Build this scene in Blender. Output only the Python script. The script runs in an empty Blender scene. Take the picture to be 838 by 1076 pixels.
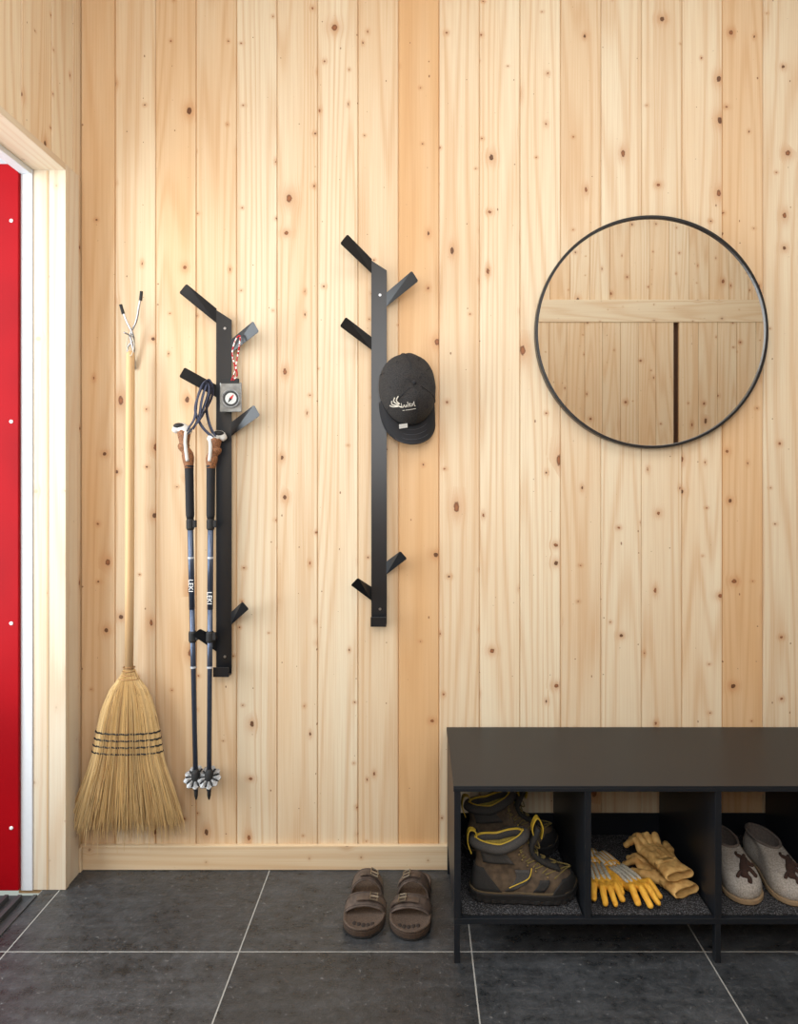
import bpy, bmesh, math, random
from mathutils import Vector, Matrix, noise
random.seed(7)
PI=math.pi
C=bpy.context.scene.collection
D=2.2; F=726.0; H=1.2485; VX=438.0; VY=500.0
def W(px,py,d=0.0):
    Z=D-d
    return Vector(((px-VX)*Z/F,-d,H+(VY-py)*Z/F))
def lin(c):
    def f(v):
        v/=255.0
        return v/12.92 if v<=0.04045 else ((v+0.055)/1.055)**2.4
    return (f(c[0]),f(c[1]),f(c[2]),1)
# ---------------------------------------------------------------- objects
MW={}
def tag(o,label=None,cat=None,group=None,kind=None):
    if label: o['label']=label
    if cat: o['category']=cat
    if group: o['group']=group
    if kind: o['kind']=kind
    return o
def thing(name,label,cat,loc=(0,0,0),rot=None,group=None):
    o=bpy.data.objects.new(name,None); C.objects.link(o)
    M=Matrix.Translation(Vector(loc))
    if rot is not None:
        M=M@(rot if isinstance(rot,Matrix) else Matrix.Rotation(rot,4,'Z'))
    o.matrix_world=M; MW[o.name]=M; o.empty_display_size=.05
    return tag(o,label,cat,group)
def obj(name,bm,mat,parent=None,world=False,smooth=False,bevel=0,sub=0,label=None,solid=0,recalc=True):
    if recalc: bmesh.ops.recalc_face_normals(bm,faces=bm.faces[:])
    if parent is not None and world: bm.transform(MW[parent.name].inverted())
    me=bpy.data.meshes.new(name); bm.to_mesh(me); bm.free()
    return meshobj(name,me,mat,parent,smooth,bevel,sub,label,solid)
def meshobj(name,me,mat,parent=None,smooth=False,bevel=0,sub=0,label=None,solid=0):
    if len(me.materials): me.materials.clear()
    for m in (mat if isinstance(mat,(list,tuple)) else [mat]): me.materials.append(m)
    if smooth:
        for p in me.polygons: p.use_smooth=True
    o=bpy.data.objects.new(name,me); C.objects.link(o)
    if parent is not None:
        o.parent=parent; MW[o.name]=MW[parent.name]
    else: MW[o.name]=Matrix.Identity(4)
    if solid:
        m=o.modifiers.new('s','SOLIDIFY'); m.thickness=solid; m.offset=0
    if bevel:
        m=o.modifiers.new('b','BEVEL'); m.width=bevel; m.segments=2; m.limit_method='ANGLE'; m.angle_limit=math.radians(40)
    if sub:
        m=o.modifiers.new('u','SUBSURF'); m.levels=sub; m.render_levels=sub
    if label: o['label']=label
    return o
def struct(name,bm,mat,parent=None,**k):
    o=obj(name,bm,mat,parent,world=parent is not None,**k)
    if parent is None: o['kind']='structure'
    return o
def nb(): return bmesh.new()
# ---------------------------------------------------------------- shapes
def box(bm,x0,x1,y0,y1,z0,z1,mi=0):
    v=[bm.verts.new((x,y,z)) for z in (z0,z1) for y in (y0,y1) for x in (x0,x1)]
    for idx in ((0,1,3,2),(4,6,7,5),(0,4,5,1),(2,3,7,6),(0,2,6,4),(1,5,7,3)):
        f=bm.faces.new([v[i] for i in idx]); f.material_index=mi
    return v
def prism(bm,pts,ext,mi=0):
    a=[bm.verts.new(p) for p in pts]; b=[bm.verts.new(Vector(p)+Vector(ext)) for p in pts]
    n=len(a); fs=[bm.faces.new(a),bm.faces.new(b[::-1])]
    for i in range(n): fs.append(bm.faces.new((a[i],b[i],b[(i+1)%n],a[(i+1)%n])))
    for f in fs: f.material_index=mi
def loft(bm,rings,c0=True,c1=True,closed=True):
    vs=[[bm.verts.new(p) for p in r] for r in rings]; n=len(vs[0]); out=[]
    for a,b in zip(vs[:-1],vs[1:]):
        for i in range(n if closed else n-1):
            j=(i+1)%n
            out.append(bm.faces.new((a[i],a[j],b[j],b[i])))
    if c0: out.append(bm.faces.new(vs[0][::-1]))
    if c1: out.append(bm.faces.new(vs[-1]))
    return out
def tube(bm,pts,r,seg=8,closed=False,flat=1.0):
    pts=[Vector(p) for p in pts]; n=len(pts)
    rs=r if isinstance(r,(list,tuple)) else [r]*n
    rings=[]; prev=None
    for i in range(n):
        if closed: t=pts[(i+1)%n]-pts[i-1]
        else: t=pts[min(i+1,n-1)]-pts[max(i-1,0)]
        if t.length<1e-9: t=Vector((0,0,1))
        t.normalize()
        if prev is None:
            up=Vector((0,0,1)) if abs(t.z)<.9 else Vector((1,0,0))
            u=t.cross(up).normalized()
        else:
            u=prev-t*prev.dot(t)
            u=u.normalized() if u.length>1e-6 else t.orthogonal().normalized()
        prev=u; v=t.cross(u); ri=rs[min(i,len(rs)-1)]
        rings.append([pts[i]+(u*math.cos(2*PI*k/seg)+v*math.sin(2*PI*k/seg)*flat)*ri for k in range(seg)])
    if closed:
        rings.append(rings[0]); return loft(bm,rings,False,False)
    return loft(bm,rings)
def spline(pts,n=8,closed=False):
    pts=[Vector(p) for p in pts]; out=[]; m=len(pts)
    for i in range(m if closed else m-1):
        if closed: p0,p1,p2,p3=pts[i-1],pts[i],pts[(i+1)%m],pts[(i+2)%m]
        else: p0,p1,p2,p3=pts[max(i-1,0)],pts[i],pts[i+1],pts[min(i+2,m-1)]
        for k in range(n):
            t=k/n
            out.append(.5*((2*p1)+(p2-p0)*t+(2*p0-5*p1+4*p2-p3)*t*t+(3*p1-p0-3*p2+p3)*t**3))
    if not closed: out.append(pts[-1])
    return out
def ribbon(bm,pts,wdir,w,t,ws=None):
    pts=[Vector(p) for p in pts]; n=len(pts); rings=[]
    for i in range(n):
        tg=(pts[min(i+1,n-1)]-pts[max(i-1,0)]).normalized()
        wd=Vector(wdir); wd=(wd-tg*wd.dot(tg)).normalized(); nn=tg.cross(wd)
        ww=ws[i] if ws else w
        rings.append([pts[i]+wd*ww/2*a+nn*t/2*b for a,b in ((1,1),(-1,1),(-1,-1),(1,-1))])
    loft(bm,rings)
def lathe(bm,prof,c,axis='Z',seg=24,M=None):
    rings=[]
    for r,h in prof:
        rg=[]
        for k in range(seg):
            a=2*PI*k/seg; p=Vector((r*math.cos(a),r*math.sin(a),h))
            if axis=='Y': p=Vector((p.x,-p.z,p.y))
            if M is not None: p=M@p
            rg.append(p+Vector(c))
        rings.append(rg)
    loft(bm,rings)
def ball(bm,c,r,sub=2):
    g=bmesh.ops.create_icosphere(bm,subdivisions=sub,radius=1)
    rr=r if isinstance(r,(tuple,list)) else (r,r,r)
    for v in g['verts']: v.co=Vector((v.co.x*rr[0],v.co.y*rr[1],v.co.z*rr[2]))+Vector(c)
def evalmesh(o):
    dg=bpy.context.evaluated_depsgraph_get(); dg.update()
    return bpy.data.meshes.new_from_object(o.evaluated_get(dg))
def remesh(bm,vox,it=6,name='m'):
    me=bpy.data.meshes.new(name); bm.to_mesh(me); bm.free()
    o=bpy.data.objects.new('tmp',me); C.objects.link(o)
    m=o.modifiers.new('r','REMESH'); m.mode='VOXEL'; m.voxel_size=vox
    s=o.modifiers.new('s','SMOOTH'); s.iterations=it; s.factor=.5
    bpy.context.view_layer.update()
    r=evalmesh(o); bpy.data.objects.remove(o); return r
def textbm(s,size,ext=.0002):
    cu=bpy.data.curves.new('t','FONT'); cu.body=s; cu.size=size; cu.extrude=ext; cu.align_x='CENTER'; cu.align_y='CENTER'
    cu.resolution_u=3
    o=bpy.data.objects.new('tmp',cu); C.objects.link(o); bpy.context.view_layer.update()
    me=evalmesh(o); bpy.data.objects.remove(o)
    bm=nb(); bm.from_mesh(me); return bm
def wooduv(bm,g=2,tone=.2,off=None,light=.5):
    uv=bm.loops.layers.uv.get('UVMap') or bm.loops.layers.uv.new('UVMap')
    cl=bm.loops.layers.float_color.get('board') or bm.loops.layers.float_color.new('board')
    off=random.random() if off is None else off
    for f in bm.faces:
        f.normal_update(); n=[abs(c) for c in f.normal]; k=n.index(max(n))
        oth=[a for a in range(3) if a!=g and a!=k]
        for l in f.loops:
            co=l.vert.co; l[uv].uv=(co[oth[0]],co[g]); l[cl]=(light,off,tone,1)
# ---------------------------------------------------------------- materials
class NT:
    def __init__(s,name):
        s.m=bpy.data.materials.new(name); s.m.use_nodes=True; s.t=s.m.node_tree; s.b=s.t.nodes['Principled BSDF']
    def put(s,sock,v):
        if v is None: return
        if isinstance(v,bpy.types.NodeSocket): s.t.links.new(v,sock)
        else: sock.default_value=v
    def n(s,typ,**k):
        nd=s.t.nodes.new(typ)
        for a,b in k.items(): setattr(nd,a,b)
        return nd
    def M(s,op,a,b=None,c=None,clamp=False):
        nd=s.n('ShaderNodeMath',operation=op,use_clamp=clamp)
        s.put(nd.inputs[0],a); s.put(nd.inputs[1],b); s.put(nd.inputs[2],c); return nd.outputs[0]
    def xyz(s,x,y,z=0.0):
        nd=s.n('ShaderNodeCombineXYZ'); s.put(nd.inputs[0],x); s.put(nd.inputs[1],y); s.put(nd.inputs[2],z); return nd.outputs[0]
    def sep(s,v):
        nd=s.n('ShaderNodeSeparateXYZ'); s.put(nd.inputs[0],v); return nd.outputs
    def noise(s,v,scale=1.0,detail=2.0,rough=.5):
        nd=s.n('ShaderNodeTexNoise'); s.put(nd.inputs['Vector'],v); nd.inputs['Scale'].default_value=scale
        nd.inputs['Detail'].default_value=detail; nd.inputs['Roughness'].default_value=rough; return nd.outputs[0]
    def mix(s,f,a,b,bt='MIX'):
        nd=s.n('ShaderNodeMix',data_type='RGBA',blend_type=bt); s.put(nd.inputs[0],f); s.put(nd.inputs[6],a); s.put(nd.inputs[7],b); return nd.outputs[2]
    def mr(s,v,a,b,c=0.0,d=1.0,smooth=False):
        nd=s.n('ShaderNodeMapRange')
        if smooth: nd.interpolation_type='SMOOTHSTEP'
        for i,q in enumerate((v,a,b,c,d)): s.put(nd.inputs[i],q)
        return nd.outputs[0]
    def bump(s,h,st=.3,dist=.001):
        nd=s.n('ShaderNodeBump'); nd.inputs['Strength'].default_value=st; nd.inputs['Distance'].default_value=dist
        s.put(nd.inputs['Height'],h); s.t.links.new(nd.outputs[0],s.b.inputs['Normal'])
    def obj(s): return s.n('ShaderNodeTexCoord').outputs['Object']
    def col(s,v): s.put(s.b.inputs['Base Color'],v)
    def rough(s,v): s.put(s.b.inputs['Roughness'],v)
def wood(name,c0=(228,213,185),c1=(214,173,126),knots=1.0,grain=1.0):
    s=NT(name); uvn=s.n('ShaderNodeUVMap'); uvn.uv_map='UVMap'
    u,v,_=s.sep(uvn.outputs[0]); at=s.n('ShaderNodeAttribute',attribute_name='board')
    light,off,tone=s.sep(at.outputs['Vector'])
    def knot(su,sv,thr,rmax,pn,k1,k2,asp):
        vx=s.M('ADD',s.M('MULTIPLY',u,su),s.M('MULTIPLY',off,k1)); vy=s.M('ADD',s.M('MULTIPLY',v,sv),s.M('MULTIPLY',off,k2))
        vo=s.n('ShaderNodeTexVoronoi',voronoi_dimensions='2D'); s.put(vo.inputs['Vector'],s.xyz(vx,vy)); vo.inputs['Scale'].default_value=1.0
        p=s.sep(vo.outputs['Position']); c=s.sep(vo.outputs['Color'])
        du=s.M('DIVIDE',s.M('SUBTRACT',vx,p[0]),su); dv=s.M('MULTIPLY',s.M('DIVIDE',s.M('SUBTRACT',vy,p[1]),sv),s.mr(c[2],0.0,1.0,asp,1.35))
        d=s.M('SQRT',s.M('ADD',s.M('MULTIPLY',du,du),s.M('MULTIPLY',dv,dv)))
        d=s.M('ADD',d,s.M('MULTIPLY',s.M('SUBTRACT',s.noise(s.xyz(u,v,off),130,3,.65),.5),.0075*pn))
        r=s.M('ADD',s.M('MULTIPLY',s.M('POWER',s.mr(c[0],thr,1.0),2.6),rmax),rmax*.24)
        on=s.M('GREATER_THAN',c[0],thr)
        return du,d,r,on,c[1]
    du,d,r,on,cr=knot(8.8,6.8,.34,.0084,1.0,17.3,31.7,.45)
    mask=s.M('MULTIPLY',s.mr(d,r,s.M('MULTIPLY',r,.7),0,1,True),on)
    q=s.M('DIVIDE',d,s.M('ADD',s.M('MULTIPLY',r,2.3),.002)); ex=s.M('EXPONENT',s.M('MULTIPLY',s.M('MULTIPLY',q,q),-1.0)); ex=s.M('MULTIPLY',ex,on)
    u2=s.M('SUBTRACT',u,s.M('MULTIPLY',s.M('MULTIPLY',du,ex),.9))
    h=s.noise(s.xyz(s.M('MULTIPLY',u2,6.5),s.M('MULTIPLY',v,.30),s.M('MULTIPLY',off,50.0)),1.0,1.2)
    sn=s.M('SINE',s.M('MULTIPLY',h,95.0)); ln=s.M('POWER',s.M('ADD',s.M('MULTIPLY',sn,.5),.5),2.5)
    fib=s.noise(s.xyz(s.M('MULTIPLY',u2,320.0),s.M('MULTIPLY',v,3.5),s.M('MULTIPLY',off,9.0)),1.0,3.0)
    big=s.noise(s.xyz(s.M('MULTIPLY',u,9.0),s.M('MULTIPLY',v,1.1),s.M('MULTIPLY',off,70.0)),1.0,2.0)
    t=s.M('ADD',tone,s.M('MULTIPLY',s.M('SUBTRACT',big,.5),.9),None,True)
    base=s.mix(t,lin(c0),lin(c1))
    g=s.M('ADD',s.M('MULTIPLY',ln,.32*grain),s.M('MULTIPLY',s.M('SUBTRACT',fib,.40),.85*grain),None,True)
    base=s.mix(g,base,lin((196,150,102)))
    base=s.mix(s.M('MULTIPLY',ex,.55*knots),base,lin((186,126,78)))
    kc=s.mix(s.mr(d,s.M('MULTIPLY',r,.25),s.M('MULTIPLY',r,.85)),lin((146,88,52)),lin((92,52,30)))
    kc=s.mix(s.M('MULTIPLY',s.M('GREATER_THAN',cr,.72),.7),kc,lin((56,34,22)))
    base=s.mix(s.M('MULTIPLY',mask,.92*knots),base,kc)
    du,d,r,on,cr=knot(18.0,10.0,.58,.0027,.35,7.7,13.1,.45)
    m2=s.M('MULTIPLY',s.mr(d,r,s.M('MULTIPLY',r,.5),0,1,True),on)
    base=s.mix(s.M('MULTIPLY',m2,.8*knots),base,lin((116,68,38)))
    base=s.mix(s.mr(light,0.0,1.0,.14,0.0),base,lin((122,82,46)))
    s.col(base); s.rough(.5); s.b.inputs['Specular IOR Level'].default_value=.3
    s.bump(fib,.12,.0006); return s.m
def plain(name,c,rough=.5,metal=0,var=.15,scale=60,bump=.1,dist=.0006,spec=.5,c2=None,detail=3):
    s=NT(name); n=s.noise(s.obj(),scale,detail)
    cc=lin(c); dk=lin(c2) if c2 else tuple(x*(1-var) for x in cc[:3])+(1,)
    s.col(s.mix(s.mr(n,.35,.65),dk,cc)); s.rough(rough); s.b.inputs['Metallic'].default_value=metal
    s.b.inputs['Specular IOR Level'].default_value=spec
    if bump: s.bump(n,bump,dist)
    return s.m
PINE=wood('pine_boards'); TRIM=wood('pine_trim',(228,214,186),(216,182,138),.6,.8)
PALE=wood('pale_trim',(224,214,194),(210,186,152),.3,.7)
BLACK=plain('black_powder_coat',(25,26,29),.30,0,.12,400,.1,.0002)
BENCHM=plain('charcoal_steel',(28,31,36),.40,0,.08,500,.1,.0002,.35)
RUBBER=plain('black_rubber',(30,29,29),.7,0,.3,200,.3)
STEEL=plain('brushed_steel',(190,190,192),.28,1,.1,200,.05)
ALU=plain('white_aluminium',(216,218,221),.45,.0,.03,80,.02)
WHITE=plain('white_print',(235,235,232),.5,0,.03)
PAINT=plain('off_white_paint',(226,226,224),.8,0,.03,10,.02)
RED=NT('red_sheet')
n_=RED.noise(RED.obj(),3,2); RED.col(RED.mix(RED.mr(n_,.3,.7),lin((136,0,10)),lin((160,1,13)))); RED.rough(.55); RED.b.inputs['Specular IOR Level'].default_value=.12; RED=RED.m
MIRR=NT('mirror_glass'); MIRR.col((.93,.93,.92,1)); MIRR.b.inputs['Metallic'].default_value=1; MIRR.rough(.012); MIRR=MIRR.m
# slate
s=NT('slate_tile'); o_=s.obj(); at=s.n('ShaderNodeAttribute',attribute_name='board'); L_,O_,T_=s.sep(at.outputs['Vector'])
x_,y_,z_=s.sep(o_); vv=s.xyz(x_,y_,s.M('MULTIPLY',O_,30.0))
a=s.noise(vv,4.0,9,.74); b=s.noise(vv,40,6,.7); c=s.noise(s.xyz(s.M('MULTIPLY',x_,5.0),s.M('MULTIPLY',y_,26.0),O_),1.0,6,.7)
k=s.M('ADD',s.M('MULTIPLY',a,.38),s.M('ADD',s.M('MULTIPLY',b,.36),s.M('MULTIPLY',c,.26)))
base=s.mix(s.mr(k,.40,.62),lin((34,36,38)),lin((78,80,83)))
base=s.mix(s.M('MULTIPLY',s.mr(s.noise(vv,13,8,.78),.60,.68),.25),base,lin((120,121,123)))
base=s.mix(s.M('MULTIPLY',s.mr(s.noise(vv,80,3,.75),.66,.70),.5),base,lin((150,150,150)))
base=s.mix(s.mr(L_,0.0,1.0,.45,0.0),base,lin((25,26,28)))
s.col(base); s.rough(s.mr(k,.4,.6,.24,.42)); s.bump(s.M('ADD',s.M('MULTIPLY',b,1.0),s.M('MULTIPLY',c,.9)),.8,.004); SLATE=s.m
GROUT=plain('grout',(156,155,150),.8)
# ---------------------------------------------------------------- setting
CEIL=3.1; YB=-2.32; XR=2.75; XL=-1.07
def boards(bm,org,ud,nd,seams,z0,z1,data,depth=.004,gw=.0025):
    uv=bm.loops.layers.uv.get('UVMap') or bm.loops.layers.uv.new('UVMap')
    cl=bm.loops.layers.float_color.get('board') or bm.loops.layers.float_color.new('board')
    org=Vector(org); ud=Vector(ud); nd=Vector(nd)
    for i,(a,b) in enumerate(zip(seams[:-1],seams[1:])):
        prof=[(a,-depth),(a+gw*.35,-depth),(a+gw,0),(b-gw,0),(b-gw*.35,-depth),(b,-depth)]
        for (u0,d0),(u1,d1) in zip(prof[:-1],prof[1:]):
            pts=[(u0,d0,z0),(u1,d1,z0),(u1,d1,z1),(u0,d0,z1)]
            f=bm.faces.new([bm.verts.new(org+ud*p[0]+nd*p[1]+Vector((0,0,p[2]))) for p in pts])
            for l,p in zip(f.loops,pts):
                l[uv].uv=(p[0],p[2]); l[cl]=data[i] if not (d0<0 and d1<0) else (data[i][0]-3.0,data[i][1],min(1,data[i][2]+.4),1)
bm=nb()
px=[85,121]+[163.5+42.5*i for i in range(40)]
seams=[(p-VX)/330.0 for p in px]; seams=[q for q in seams if q<XR+.1]
tones=[.72,.33,.6,.45,.05,.33,.10,.38,1.0,.27,.10,.0,.25,.0,.12,.17,.68,.05]
data=[(random.uniform(.35,1),random.random(),(tones[i] if i<len(tones) else random.uniform(.1,.6)),1) for i in range(len(seams))]
boards(bm,(0,0,0),(1,0,0),(0,-1,0),seams,-.02,CEIL,data)
box(bm,XL-.14,XR+.1,.006,.12,-.02,CEIL); struct('wall_back',bm,PINE,recalc=False)
# left wall
OD0,OD1,OZ=.100,1.12,2.19
bm=nb(); ls=[0,.05,.173,.329]; 
while ls[-1]<2.3: ls.append(ls[-1]+.156)
dl=[(random.uniform(.8,1),random.random(),random.uniform(.0,.3),1) for _ in ls]
def lb(a,b,z0,z1):
    sm=[a]+[q for q in ls if a+1e-4<q<b-1e-4]+[b]
    dd=[dl[max(j for j in range(len(ls)) if ls[j]<=q+1e-5)] for q in sm[:-1]]
    boards(bm,(XL,0,0),(0,-1,0),(1,0,0),sm,z0,z1,dd)
lb(0,OD0,-.02,OZ); lb(0,2.32,OZ,CEIL); lb(OD1,2.32,-.02,OZ)
for (a,b,z0,z1) in ((0,OD0,-.02,OZ),(0,2.32,OZ,CEIL),(OD1,2.32,-.02,OZ)):
    box(bm,XL-.14,XL-.006,-b,-a,z0,z1)
struct('wall_left',bm,PINE,recalc=False)
bm=nb(); box(bm,XR,XR+.1,YB,.0,-.02,CEIL); struct('wall_right',bm,PAINT)
bm=nb(); fs=[XL+i*.1288 for i in range(31)]; boards(bm,(0,YB,0),(1,0,0),(0,1,0),fs,-.02,CEIL,[(random.uniform(.5,.9),random.random(),random.uniform(.1,.45),1) for _ in fs])
box(bm,XL-.14,XR+.1,YB-.1,YB-.006,-.02,CEIL); struct('wall_front',bm,PINE,recalc=False)
bm=nb(); box(bm,XL-.14,XR+.1,YB-.1,.12,CEIL,CEIL+.1); struct('ceiling',bm,PAINT)
# doors with header on the wall behind the camera (seen in the mirror)
bm=nb(); box(bm,.55,2.7,YB,YB+.028,2.24,2.385); wooduv(bm,0,.1); struct('trim_1',bm,TRIM,bevel=.002)
for i,(a,b) in enumerate(((.62,1.655),(1.69,2.68))):
    bm=nb(); k=int((b-a)/.128)+1; sm=[a+(b-a)*j/k for j in range(k+1)]
    boards(bm,(0,YB+.024,0),(1,0,0),(0,1,0),sm,.01,2.24,[(random.uniform(.6,.9),random.random(),random.uniform(.1,.4),1) for _ in sm])
    box(bm,a,b,YB+.001,YB+.018,.01,2.24)
    struct('door_%d'%(i+2),bm,PINE,recalc=False)
bm=nb(); box(bm,1.655,1.69,YB+.0005,YB+.003,.01,2.24); wooduv(bm,2,1,None,0); struct('gap_shadow_strip',bm,plain('gap_shadow',(70,42,24),.8))  # dark brown strip paints the shade in the gap between the doors
# floor
bm=nb(); cl=bm.loops.layers.float_color.new('board'); T=.61; g=.0019
xs=[-.467+T*i for i in range(-2,6)]; ys=[.223-T*i for i in range(0,6)]
xs=[-1.13]+[q for q in xs if q>-1.12]
for i in range(len(xs)-1):
    for j in range(len(ys)-1):
        x0,x1=xs[i]+g,min(xs[i+1],XR)-g; y1,y0=min(ys[j],0.0)-(g if ys[j]<0 else 0),max(ys[j+1],YB)+g
        if x1-x0<.02 or y1-y0<.02: continue
        n0=len(bm.faces); box(bm,x0,x1,y0,y1,-.012,0); bm.faces.ensure_lookup_table()
        d_=(random.uniform(.2,1),random.random(),0,1)
        for f in bm.faces[n0:]:
            for l in f.loops: l[cl]=d_
box(bm,-1.13,XR,YB,0,-.06,-.0006,1)
struct('floor',bm,[SLATE,GROUT],bevel=.0005)
# baseboards
bm=nb(); box(bm,XL,XR,-.015,0,0.001,.078); wooduv(bm,0,.45); struct('baseboard_back',bm,TRIM,bevel=.002)
bm=nb(); box(bm,XL,XL+.014,-.03,-.016,0.001,.078); wooduv(bm,1,.3); struct('baseboard_left',bm,TRIM,bevel=.002)
# door frame: jambs + head
bm=nb(); box(bm,XL-.086,XL+.012,-OD0-.018,-OD0+.002,0,OZ-.001); wooduv(bm,2,.3); struct('trim_3',bm,PALE,bevel=.0015)
bm=nb(); box(bm,XL+.0005,XL+.010,-OD0+.003,-.032,0.0,OZ); wooduv(bm,2,.15); struct('trim_8',bm,PALE,bevel=.003)
bm=nb(); box(bm,XL-.088,XL+.012,-OD1,-OD1+.02,0,OZ-.021); wooduv(bm,2,.3); struct('trim_4',bm,PALE,bevel=.002)
bm=nb(); box(bm,XL-.088,XL+.012,-OD1,-OD0-.018,OZ-.02,OZ); wooduv(bm,1,.3); struct('trim_5',bm,PALE,bevel=.002)
bm=nb(); box(bm,XL-.046,XL-.040,-OD0-.0195,-OD0-.0175,0.002,OZ-.022); wooduv(bm,2,1,None,-1); struct('trim_9',bm,PALE)
bm=nb()
box(bm,XL-.122,XL-.0865,-OD0-.022,-OD0,0,OZ)
box(bm,XL-.122,XL-.0885,-OD1,-OD1+.03,0,OZ); box(bm,XL-.122,XL-.0885,-OD1+.03,-OD0-.022,OZ-.034,OZ)
struct('trim_6',bm,ALU,bevel=.002)
bm=nb()
box(bm,XL-.30,XL-.0605,-OD1+.031,-OD0-.024,-.04,-.012)
for q in (-.24,-.20,-.155,-.115,-.07): box(bm,XL+q,XL+q+.012,-OD1+.031,-OD0-.046,-.012,.004)
struct('trim_7',bm,plain('sill_metal',(84,86,88),.45,.5),bevel=.001)
# open red door
LF=OD0+.032
d1=nb(); box(d1,XL-1.05,XL-.1225,-LF,-LF+.034,.006,2.183)
dr=struct('door_1',d1,RED,bevel=.002)
for zy in (232,443,655,870):
    bm=nb(); p=W(12,zy,LF); lathe(bm,[(.0055,0),(.0055,.002),(.003,.0035)],(p.x,p.y+.0005,p.z),'Y',12)
    struct('screw',bm,WHITE,dr)
bm=nb(); box(bm,-9,XL-.31,-6,6,-.12,-.05); struct('floor_outside',bm,plain('gravel',(130,126,118),.9,0,.4,120,.5,.004))
# ---------------------------------------------------------------- coat racks
def tab(bm,rx,ry,tip,d1,w=.034):
    a=W(rx,ry,.0198); b=W(tip[0],tip[1],d1); dr=Vector((b.x-a.x,0,b.z-a.z)).normalized(); pw=Vector((-dr.z,0,dr.x))
    if pw.z<0: pw=-pw
    hh=w/2/max(.3,abs(pw.z)); c=.0035
    e=(b-a).normalized()
    pl=[a+Vector((0,0,hh)),a-Vector((0,0,hh)),b-pw*w/2-e*c,b-pw*(w/2-c),b+pw*(w/2-c),b+pw*w/2-e*c]
    prism(bm,[p+Vector((0,-.0012,0)) for p in pl],(0,.0026,0))
def rack(label,cx,y0,y1,top,tabs,screws):
    base=W(cx,y1,.0); t=thing('coat_rack',label,'coat rack',base,group='black steel branch coat racks')
    hw=.0243
    bm=nb(); a=W(cx,y0,.022); b=W(cx,y1,.022)
    def lz(py): return W(cx,py,.022).z
    prism(bm,[(a.x-hw,-.0215,b.z),(a.x+hw,-.0215,b.z),(a.x+hw,-.0215,lz(y0+5)),(a.x-hw,-.0215,lz(y0-5.5))],(0,.0035,0)); obj('post',bm,BLACK,t,True,bevel=.0005)
    for z0,z1 in ((a.z-.10,a.z-.06),(b.z+.05,b.z+.09)):
        bm=nb(); box(bm,a.x-hw*.6,a.x+hw*.6,-.0182,.0005,z0,z1); obj('spacer',bm,BLACK,t,True)
    bm=nb(); tab(bm,cx-7.6,y0+.9,top,.082,.036); obj('hook',bm,BLACK,t,True)
    for sd,ry,p1,w in tabs:
        bm=nb(); tab(bm,cx+7.6*sd,ry,p1,.078,w); obj('hook',bm,BLACK,t,True)
    bm=nb(); box(bm,a.x-hw,a.x+hw,-.052,-.0175,b.z-.004,b.z+.0005); box(bm,a.x-hw,a.x+hw,-.055,-.0515,b.z-.004,b.z+.026); obj('foot_lip',bm,BLACK,t,True,bevel=.0006)
    for sy in screws:
        bm=nb(); p=W(cx+1,sy,.022); lathe(bm,[(.0045,0),(.004,.0015)],(p.x,p.y+.0009,p.z),'Y',12); obj('screw',bm,STEEL,t,True)
    return t
rack('black steel branch coat rack holding the trekking poles and compass',235,331,707,(192,303),
     [(-1,411,(191,391),.034),(1,364,(269,343),.037),(1,451,(270,431),.037),(-1,677,(206,664),.030),(1,650,(258,636),.030)],(345,690))
rack('black steel branch coat rack with the dark cap hanging on it',398,279,655,(361,251),
     [(-1,361,(360,338),.034),(1,315,(436,290),.037),(1,412,(426,399),.034),(-1,624,(372,611),.031),(1,597,(424,583),.031)],(310,640))
# ---------------------------------------------------------------- mirror
c=W(684,349,.02); t=thing('round_mirror','large round wall mirror with a thin black metal frame','mirror',(c.x,0,c.z))
R=.366; bm=nb(); n=128
prof=[(R-.008,-.001),(R-.008,-.0245),(R-.007,-.027),(R,-.027),(R+.0012,-.025),(R+.0012,-.001)]
rings=[[Vector((r*math.cos(2*PI*k/n),y,r*math.sin(2*PI*k/n))) for k in range(n)] for r,y in prof]; rings.append(rings[0])
loft(bm,rings,False,False); bmesh.ops.remove_doubles(bm,verts=bm.verts[:],dist=1e-6); obj('frame',bm,BLACK,t,smooth=False)
bm=nb(); lathe(bm,[(R-.0078,.002),(R-.0078,.019)],(0,0,0),'Y',n); obj('glass',bm,MIRR,t)
# ---------------------------------------------------------------- bench
BX0=.095; MODW=.334; TH=.017; y1=-.0165; y0=-.43; ZT=.4546; ZS=.114; NM=4
BX1=BX0+MODW*NM+TH
t=thing('storage_bench','long low charcoal steel bench with open shoe cubbies','bench',((BX0+BX1)/2,(y0+y1)/2,0))
bm=nb(); box(bm,BX0-.002,BX1+.002,y0-.002,y1,ZT-.005,ZT); box(bm,BX0-.002,BX1+.002,y0-.002,y0+.002,ZT-.015,ZT-.005)
box(bm,BX0-.002,BX0+.002,y0,y1,ZT-.015,ZT-.005); obj('top',bm,BENCHM,t,True,bevel=.001)
bm=nb(); box(bm,BX0,BX1,y0,y1,ZS-.015,ZS); obj('shelf',bm,BENCHM,t,True,bevel=.001)
bm=nb(); box(bm,BX0+.018,BX1-.018,y1-.004,y1,ZS,ZS+.07); obj('back_rail',bm,BENCHM,t,True,bevel=.001)
for i in range(NM+1):
    xa=BX0+MODW*i
    bm=nb(); box(bm,xa,xa+TH,y0,y1-.0045,ZS,ZT-.0052); obj('side_panel' if i in (0,NM) else 'divider',bm,BENCHM,t,True,bevel=.001)
    if i in (0,2,4):
        for yy in (y0,y1-.018):
            bm=nb(); box(bm,xa,xa+TH-.002,yy,yy+.018,0.0,ZS-.0152); obj('leg',bm,BENCHM,t,True,bevel=.001)
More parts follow.
